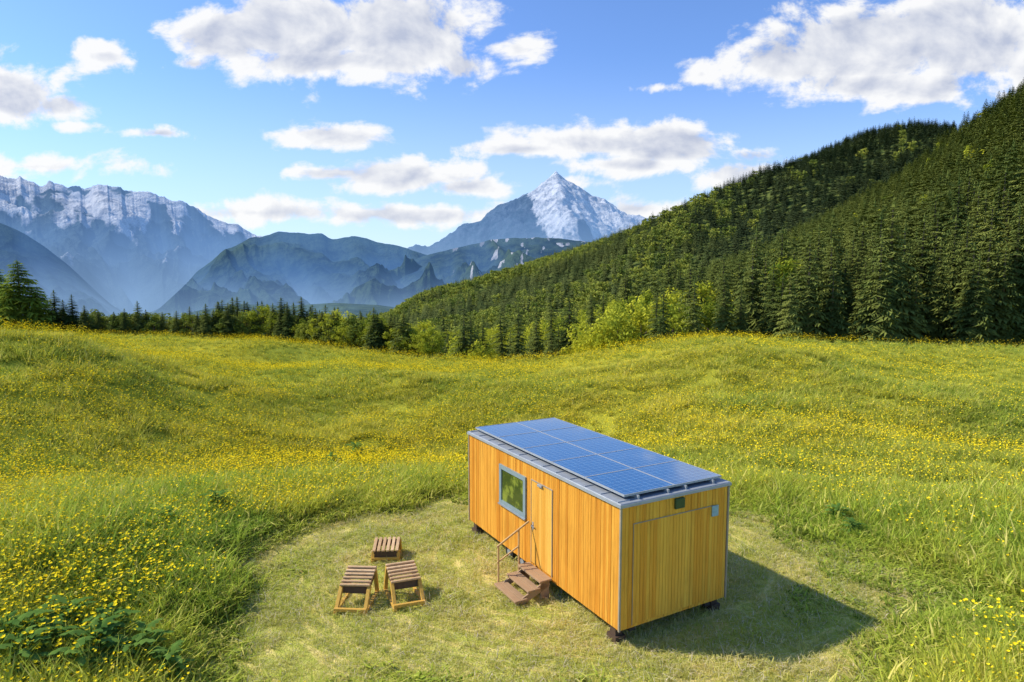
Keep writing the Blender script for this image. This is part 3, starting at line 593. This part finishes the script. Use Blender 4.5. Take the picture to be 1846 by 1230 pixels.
# ---------------------------------------------------------------- slatted chairs
def chair(loc,rz,H,label,cross,ext=.30,tilt=.16,W=.68,Dp=.58):
    r=tag(empty('wooden_chair',loc,rz),label,'chair','slatted chairs on the mown grass')
    zt=lambda y: H-.10+tilt*(y/Dp)
    y0=ext
    s=MB(); n=6
    for k_ in range(n):
        if cross: yy=Dp*k_/(n-1); s.bar((-W/2-.01,y0+yy,zt(yy)),(W/2+.01,y0+yy,zt(yy)+random.uniform(0,.008)),.078,.045)
        else: xx=-W/2+.04+(W-.08)*k_/(n-1); s.bar((xx,y0-.03,zt(-.03)),(xx,y0+Dp+.03,zt(Dp+.03)),.082,.045)
    s.build('seat',M['slat'],r,bevel=.008)
    s=MB(); s.bar((-W/2+.03,y0+.02,zt(0)-.115),(W/2-.03,y0+.02,zt(0)-.115),.04,.17); s.bar((-W/2+.03,y0+Dp-.02,zt(Dp)-.115),(W/2-.03,y0+Dp-.02,zt(Dp)-.115),.04,.17)
    for sx in (-1,1): s.bar((sx*(W/2-.05),y0,zt(0)-.11),(sx*(W/2-.05),y0+Dp,zt(Dp)-.11),.04,.16)
    s.build('apron',M['darkwood'],r)
    for sx in (-1,1):
        MB().bar((sx*(W/2-.02),y0+.06,zt(.06)-.03),(sx*(W/2-.005),.03,.03),.08,.085).build('leg',M['frame_wood'],r,bevel=.006)
        MB().bar((sx*(W/2-.02),y0+Dp-.05,zt(Dp)-.03),(sx*(W/2-.005),y0+Dp+.06,.03),.08,.085).build('leg',M['frame_wood'],r,bevel=.006)
        MB().bar((sx*(W/2-.005),-.02,.035),(sx*(W/2-.005),y0+Dp+.1,.035),.078,.08).build('runner',M['frame_wood'],r,bevel=.006)
    MB().bar((-W/2-.03,.03,.105),(W/2+.03,.03,.105),.07,.07).build('crossbar',M['frame_wood'],r,bevel=.006)
    return r
p=hit(631,1110); chair((p.x,p.y,p.z),-.06,.60,'slatted wooden chair nearest the viewer on the left of the group of three',True,ext=.42)
p=hit(739,1100); r_=chair((p.x,p.y,p.z),.40,.60,'slatted wooden chair turned to the right, nearest the cabin steps',True,ext=.42); r_.rotation_euler[1]=.035
p=hit(695,1016); chair((p.x,p.y,p.z),.08,.42,'lower slatted wooden chair standing behind the other two',False,.04,.10)
# ---------------------------------------------------------------- grass
def clump(name,seed,n,h0,h1,spread,w,lean,mat,square=False):
    r=random.Random(seed); v=[]; f=[]; tp=[]
    for b in range(n):
        a=r.random()*6.283; q=spread*math.sqrt(r.random()); x,y=q*math.cos(a),q*math.sin(a)
        d=r.random()*6.283; dx,dy=math.cos(d),math.sin(d); h=r.uniform(h0,h1); L=lean*(.3+r.random()); ww=w*(.6+.7*r.random()); tw=r.random()*6.283; px_,py_=math.cos(tw),math.sin(tw); k=len(v)
        if square: h*=.6+.8*float(vnoise(x*2.3+seed,y*2.3))
        for i_,t in enumerate((0,.5)):
            cx=x+dx*L*h*t*t; cy=y+dy*L*h*t*t; z=h*t*max(.25,1-.35*L*t)-.12*(t==0); wi=ww*(1-.5*t)
            v.extend([(cx-px_*wi,cy-py_*wi,z),(cx+px_*wi,cy+py_*wi,z)]); tp.extend([t*h/h1]*2)
        v.append((x+dx*L*h,y+dy*L*h,h*max(.2,1-.35*L))); tp.append(h/h1)
        f.extend([[k,k+1,k+3,k+2],[k+2,k+3,k+4]])
    return mesh_obj(name,v,f,mat,link=False,attrs={'tip':tp})
tall=[clump('tall_grass_tuft',100+i,78,.18,.56+.10*i,.30,.0072,.85,M['grass']) for i in range(4)]+[clump('coarse_grass_tuft',120+i,36,.28,.74,.26,.016,.9,M['grass']) for i in range(3)]
tmid=[clump('grass_patch',140+i,350,.16,.62,.80,.0155,.85,M['grass'],True) for i in range(6)]
tfar=[clump('far_grass_patch',150+i,200,.16,.60,.85,.025,.85,M['grass'],True) for i in range(6)]
short=[clump('short_grass_tuft',200+i,46,.04,.13,.20,.006,1.6,M['short']) for i in range(4)]+[clump('straw_tuft',210+i,34,.06,.12,.22,.0065,2.6,M['short']) for i in range(2)]
def polar(n0,rmin,rmax,p):
    uu=rng.random(n0); e=2-p; r=(rmin**e+uu*(rmax**e-rmin**e))**(1/e)
    th=rng.uniform(-.80,.80,n0); return r*np.sin(th),r*np.cos(th),r
def keep(X,Y): a=X/Y; return (Y<rimY(a)+4)
RS=25
Xg,Yg,rg=polar(7800,8.5,RS,1.2); mg=mow(Xg,Yg); k=(mg<rng.uniform(.1,.95,len(Xg))); Xg,Yg,mg=Xg[k],Yg[k],mg[k]; n=len(Xg)
hs=(.45+1.25*fbm(Xg/1.8,Yg/1.8,3,14))*1.18*(1-.88*mg**.55); ws=np.ones(n)
gx_,gy_=np.meshgrid(np.arange(-110,111,1.12),np.arange(-110,111,1.12)); q_=.41; gx_,gy_=(gx_*math.cos(q_)-gy_*math.sin(q_)).ravel(),(gx_*math.sin(q_)+gy_*math.cos(q_)).ravel(); gx_=gx_+rng.uniform(-.4,.4,len(gx_)); gy_=gy_+rng.uniform(-.4,.4,len(gy_))
rt=np.hypot(gx_,gy_); k=(gy_>12)&(rt>RS-.6); gx_,gy_,rt=gx_[k],gy_[k],rt[k]; k=(np.abs(gx_/gy_)<.90)&keep(gx_,gy_); gx_,gy_,rt=gx_[k],gy_[k],rt[k]; n2=len(gx_)
dzx=(ground(gx_+.5,gy_)-ground(gx_-.5,gy_)); dzy=(ground(gx_,gy_+.5)-ground(gx_,gy_-.5)); sg=rng.choice([-1.,1.],(n2,2)); ht=(.40+1.1*fbm(gx_/2.2,gy_/2.2,3,14))
AX=np.concatenate([Xg,gx_]); AY=np.concatenate([Yg,gy_])
rotA=np.concatenate([np.stack([rng.normal(0,.1,n),rng.normal(0,.1,n),rng.uniform(0,6.28,n)],-1),np.stack([np.arctan(dzy),-np.arctan(dzx),0*dzx],-1)])
sclA=np.concatenate([np.stack([ws,ws,hs],-1),np.stack([sg[:,0],sg[:,1],ht],-1)])
ti=np.clip(yellow(AX,AY)*.78+.4*(fbm(AX/1.2,AY/1.2,2,15)-.42),0,1)
pick=np.concatenate([rng.integers(0,7,n),np.where(rt<48,7+rng.integers(0,6,n2),13+rng.integers(0,6,n2))])
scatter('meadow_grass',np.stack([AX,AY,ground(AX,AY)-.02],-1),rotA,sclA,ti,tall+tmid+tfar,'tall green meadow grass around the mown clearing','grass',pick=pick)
n=15000; Xs=rng.uniform(-11,14,n); Ys=rng.uniform(9,26,n); k=(mow(Xs,Ys)>rng.uniform(.0,.6,n)); Xs,Ys=Xs[k],Ys[k]; n=len(Xs)
ss_=rng.uniform(.6,1.25,n)*(.6+.9*fbm(Xs/1.3,Ys/1.3,3,17))
rs_=np.hypot(Xs-2.2,(Ys-17.5)*1.22); trk=fbm(rs_*2.2,np.arctan2(Ys-17.5,Xs-2.2)*2.5,3,18)
scatter('mown_grass',np.stack([Xs,Ys,ground(Xs,Ys)],-1),np.stack([rng.normal(0,.15,n),rng.normal(0,.15,n),rng.uniform(0,6.28,n)],-1),np.stack([ss_*1.1,ss_*1.1,ss_*rng.choice([.7,1,1,1.7],n)],-1),np.clip(1.2*(fbm(Xs/1.1,Ys/1.1,4,19)-.33)+2.2*(trk-.44),0,1),short,'short straw flecked grass of the mown clearing','grass')
# ---------------------------------------------------------------- flowers
def head(v,f,c,r,rd,tilt,np_=5):
    nx_=Vector((rd.gauss(0,tilt),rd.gauss(0,tilt),1)).normalized(); x=nx_.orthogonal().normalized(); y=nx_.cross(x); c=Vector(c)
    b=len(v); v.append(tuple(c)); m_=2*np_
    for i_ in range(m_):
        a=i_*math.pi/np_; q=r*(1.0 if i_%2==0 else .72); v.append(tuple(c+(x*math.cos(a)+y*math.sin(a))*q+nx_*r*(.35 if i_%2==0 else .2)))
    for i_ in range(m_): f.append([b,b+1+i_,b+1+(i_+1)%m_])
def flower_cluster(name,seed,nh,spread,h0,h1,r):
    rd=random.Random(seed); v=[]; f=[]; mi=[]
    for h_ in range(nh):
        a=rd.random()*6.283; q=spread*math.sqrt(rd.random()); x,y=q*math.cos(a),q*math.sin(a); h=rd.uniform(h0,h1); k=len(v)
        v.extend([(x*.6-.004,y*.6,0),(x*.6+.004,y*.6,0),(x,y,h)]); f.append([k,k+1,k+2]); mi.append(0); m0=len(f); head(v,f,(x,y,h),r*rd.uniform(.7,1.25),rd,.4,3); mi.extend([1]*(len(f)-m0))
    return mesh_obj(name,v,f,[M['stem'],M['petal']],midx=mi,link=False)
fcl=[flower_cluster('flower_cluster',300+i,18,1.0,.42,.80,.029) for i in range(5)]
Xw,Yw,rw=polar(27000,9,108,1.25); k=keep(Xw,Yw)&(mow(Xw,Yw)<.04)
pw=np.clip(.22+.9*yellow(Xw,Yw)+.7*ss((-Xw-1)/8)*ss((34-Yw)/8),0,1)*(.25+.75*ss((fbm(Xw/4,Yw/4,3,24)-.22)/.3))*np.where(Xw>4,.65,1); k&=rng.random(len(Xw))<pw; Xw,Yw,rw=Xw[k],Yw[k],rw[k]; n=len(Xw); s=np.interp(rw,[15,40,100],[1,1.2,1.6])
scatter('flower_carpet',np.stack([Xw,Yw,ground(Xw,Yw)],-1),np.stack([rng.normal(0,.08,n),rng.normal(0,.08,n),rng.uniform(0,6.28,n)],-1),np.stack([s,s,np.minimum(s,1.1)*.95],-1),rng.random(n),fcl,'carpet of small yellow flowers spreading across the whole meadow','flowers')
fpro=[]
for sd in range(3):
    rd=random.Random(400+sd); root=empty('yellow_flower',(0,0,0)); st_=MB(); hs_=[]; 
    for q in range(2+sd%2):
        x,y,h=rd.uniform(-.16,.16),rd.uniform(-.16,.16),rd.uniform(.54,.90); st_.cone((x*.2,y*.2,-.03),(x,y,h),.004,.003,4); hs_.append((x,y,h))
    kids=[st_.build('stem',M['stem'],root)]
    for c in hs_:
        v=[]; f=[]; head(v,f,c,.034*rd.uniform(.85,1.2),rd,.35); kids.append(mesh_obj('flower_head',v,f,M['petal'],root))
    fpro.append((root,kids))
cnt=0; G5='yellow flowers in the nearest grass'
while cnt<290:
    if random.random()<.66: px,py=random.uniform(-10,900),random.uniform(930,1240)
    else: px,py=random.uniform(1380,1860),random.uniform(950,1240)
    p=hit(px,py)
    if math.hypot(p.x,p.y)>17.5 or float(mow(p.x,p.y))>.10: continue
    cnt+=1; place(random.choice(fpro),(p.x,p.y,p.z),random.uniform(0,6.28),random.uniform(.8,1.15),'small yellow buttercup plant in the nearest meadow grass','flower',G5)
# ---------------------------------------------------------------- broad leafed weeds
def weed_mesh(seed,n=34,L=.24):
    r=random.Random(seed); v=[]; f=[]
    for q in range(n):
        az=q*2.4+r.random(); d=Vector((math.cos(az),math.sin(az),0)); sd=Vector((-d.y,d.x,0)); ln=L*(.6+.7*r.random()); z0=.06+.55*q/n; up=.5+.5*q/n; base=d*.01
        def P(t,s): 
            c=base+d*ln*1.25*t+Vector((0,0,z0+ln*(up*t-.75*t*t))); return tuple(c+sd*s*ln+Vector((0,0,-abs(s)*ln*.35)))
        out_=[(0,0),(.10,.10),(.24,.14),(.32,.34),(.44,.17),(.54,.30),(.66,.12),(.78,.17),(1.0,0)]
        k=len(v); v.extend([P(t,s) for t,s in out_]); v.extend([P(t,-s) for t,s in out_[1:-1]]); v.append(P(.5,0)); m_=len(out_); c=len(v)-1
        rim=list(range(k,k+m_))+list(range(k+m_+m_-3,k+m_-1,-1)); 
        for i_ in range(len(rim)): f.append([c,rim[i_],rim[(i_+1)%len(rim)]])
    b=MB(); b.cone((0,0,-.05),(0,0,.64),.018,.008,5); k=len(v); v.extend(b.v); f.extend([[k+i for i in q] for q in b.f])
    return v,f
wv=[weed_mesh(500+i) for i in range(3)]; wm=[]
def weeds(lst,label,group,sc):
    for px,py in lst:
        p=hit(px,py); i_=random.randrange(3)
        if len(wm)<3: o=mesh_obj('broadleaf_plant',wv[len(wm)][0],wv[len(wm)][1],M['bigleaf']); wm.append(o)
        else: o=wm[i_].copy(); COL.objects.link(o)
        o.location=p; s=sc*random.uniform(.85,1.2); o.scale=(s,s,s); o.rotation_euler=(0,0,random.uniform(0,6.28))
        for k_ in list(o.keys()): del o[k_]
        tag(o,label,'plant',group)
weeds([(40,1235),(95,1205),(150,1245),(185,1200),(235,1235),(60,1180),(130,1165),(20,1200),(265,1205),(110,1250),(205,1175),(310,1240),(170,1225)],'broad leafed dark green weed in the bottom left corner of the meadow','broad leafed weeds in the bottom left corner',1.35)
weeds([(1510,952),(1535,975)],'broad leafed green weed in the grass right of the mown clearing','broad leafed weeds right of the clearing',1.0)
weeds([(300,965),(640,830),(600,850),(390,930)],'leafy green weed in the tall grass left of the clearing','leafy weeds left of the clearing',1.2)
# ---------------------------------------------------------------- light
SUN=Vector((-.97,.16,0)).normalized()*math.cos(math.radians(42)); SUN.z=math.sin(math.radians(42))
sl=bpy.data.lights.new('sun','SUN'); sl.energy=5.0; sl.angle=math.radians(.5); sl.color=(1,.94,.82); so=bpy.data.objects.new('sun',sl); COL.objects.link(so); so.rotation_euler=SUN.to_track_quat('Z','Y').to_euler(); so.location=(-30,10,60)
W=bpy.data.worlds.new('World'); SC.world=W; W.use_nodes=True; nt=W.node_tree; nt.nodes.clear()
sky=nd(nt,'ShaderNodeTexSky',sky_type='NISHITA'); sky.sun_disc=False; sky.sun_elevation=math.radians(42); sky.sun_rotation=math.atan2(SUN.x,SUN.y); sky.altitude=900; sky.air_density=1.0; sky.dust_density=.5; sky.ozone_density=1.6
tc=nd(nt,'ShaderNodeTexCoord'); sx=nd(nt,'ShaderNodeSeparateXYZ'); nt.links.new(tc.outputs['Generated'],sx.inputs[0])
yy=mth(nt,'MAXIMUM',sx.outputs[1],.08); uu=mth(nt,'DIVIDE',sx.outputs[0],yy); ww=mth(nt,'DIVIDE',sx.outputs[2],yy)
cb=nd(nt,'ShaderNodeCombineXYZ'); nt.links.new(uu,cb.inputs[0]); nt.links.new(ww,cb.inputs[1]); UV=cb.outputs[0]
CL=[(420,62,130,60,1.1),(560,50,180,100,1.2),(720,65,180,95,1.2),(610,112,240,42,1.1),(840,118,60,34,.8),(930,88,60,28,.6),
    (1420,112,130,52,1.1),(1570,85,200,98,1.3),(1740,60,200,110,1.3),(1600,155,230,44,1.1),(1265,133,38,28,.65),(1900,120,120,60,1),
    (20,165,120,64,1.1),(110,190,85,30,.9),(190,100,70,32,.75),(285,240,60,10,.55),(130,227,40,9,.5),(350,115,45,13,.45),
    (60,300,180,24,.75),(590,246,115,28,.95),(1060,256,180,38,1.1),(960,268,160,19,.9),(1200,262,125,46,1.1),(1130,298,160,22,.9),
    (730,318,160,38,1.1),(620,312,115,18,.75),(830,338,95,22,.85),(460,384,190,28,.8),(740,388,210,24,.85),
    (1150,378,115,26,.8),(1340,318,105,32,.9),(1360,281,60,15,.65),(1035,330,50,15,.6),(1190,158,40,8,.45)]
def field(nt,vec):
    cur=None
    for px,py,rx,ry,s in CL:
        a,e=ray(px,py); a2,_=ray(px+rx,py); _,e2=ray(px,py-ry); iu,iw=1/(a2-a),1/(e2-e)
        v=nd(nt,'ShaderNodeVectorMath',operation='MULTIPLY_ADD'); nt.links.new(vec,v.inputs[0]); v.inputs[1].default_value=(iu,iw,0); v.inputs[2].default_value=(-a*iu,-e*iw,0)
        l=nd(nt,'ShaderNodeVectorMath',operation='LENGTH'); nt.links.new(v.outputs[0],l.inputs[0])
        q=mth(nt,'MULTIPLY_ADD',l.outputs['Value'],-s,s); cur=q if cur is None else mth(nt,'MAXIMUM',cur,q)
    return cur
mp=nd(nt,'ShaderNodeMapping'); nt.links.new(UV,mp.inputs[0]); mp.inputs['Scale'].default_value=(1,1.5,1)
n0=noise(nt,mp.outputs[0],5,1,.5,out=1,dim='2D')
wv_=nd(nt,'ShaderNodeVectorMath',operation='MULTIPLY_ADD'); nt.links.new(n0,wv_.inputs[0]); wv_.inputs[1].default_value=(.06,.06,0); wv_.inputs[2].default_value=(-.03,-.03,0)
wa=nd(nt,'ShaderNodeVectorMath',operation='ADD'); nt.links.new(mp.outputs[0],wa.inputs[0]); nt.links.new(wv_.outputs[0],wa.inputs[1])
n1=noise(nt,wa.outputs[0],14,7,.60,dim='2D'); mp2=nd(nt,'ShaderNodeVectorMath',operation='ADD'); nt.links.new(wa.outputs[0],mp2.inputs[0]); mp2.inputs[1].default_value=(-.010,.026,0); n2=noise(nt,mp2.outputs[0],14,3,.5,dim='2D')
fld=field(nt,UV); dn=mth(nt,'ADD',fld,mth(nt,'MULTIPLY_ADD',n1,2.3,-1.14)); den=sstep(nt,dn,-.12,.46)
n3=noise(nt,wa.outputs[0],6,2,.5,dim='2D')
th=sstep(nt,mth(nt,'ADD',fld,mth(nt,'MULTIPLY_ADD',n3,1.3,-.65)),.14,.80)
rel=mth(nt,'MULTIPLY',mth(nt,'SUBTRACT',n1,n2),1.6)
lit=mth(nt,'ADD',mth(nt,'MULTIPLY_ADD',th,-.74,1.12),rel,clamp=True)
K=.15
cc=mixc(nt,lit,(.52/K,.57/K,.71/K),(.99/K,.99/K,.99/K))
hs_=mixc(nt,1.0,sky.outputs[0],(.88,1.10,1.48),'MULTIPLY')
hs_=mixc(nt,mth(nt,'MULTIPLY',sstep(nt,ww,.34,.0),.6),hs_,(.70/K,.84/K,.96/K))
fin=mixc(nt,mth(nt,'MULTIPLY',den,.97),hs_,cc)
bg=nd(nt,'ShaderNodeBackground'); nt.links.new(fin,bg.inputs[0]); bg.inputs[1].default_value=K; wo_=nd(nt,'ShaderNodeOutputWorld'); nt.links.new(bg.outputs[0],wo_.inputs[0])
# ---------------------------------------------------------------- camera
cd=bpy.data.cameras.new('camera'); cd.sensor_width=36; cd.lens=F/1846*36; cd.clip_start=.1; cd.clip_end=120000
co=bpy.data.objects.new('camera',cd); COL.objects.link(co); co.location=(0,0,CH); co.rotation_euler=(math.pi/2-TH,0,0); SC.camera=co
SC.view_settings.view_transform='Standard'; SC.view_settings.look='None'; SC.view_settings.exposure=0
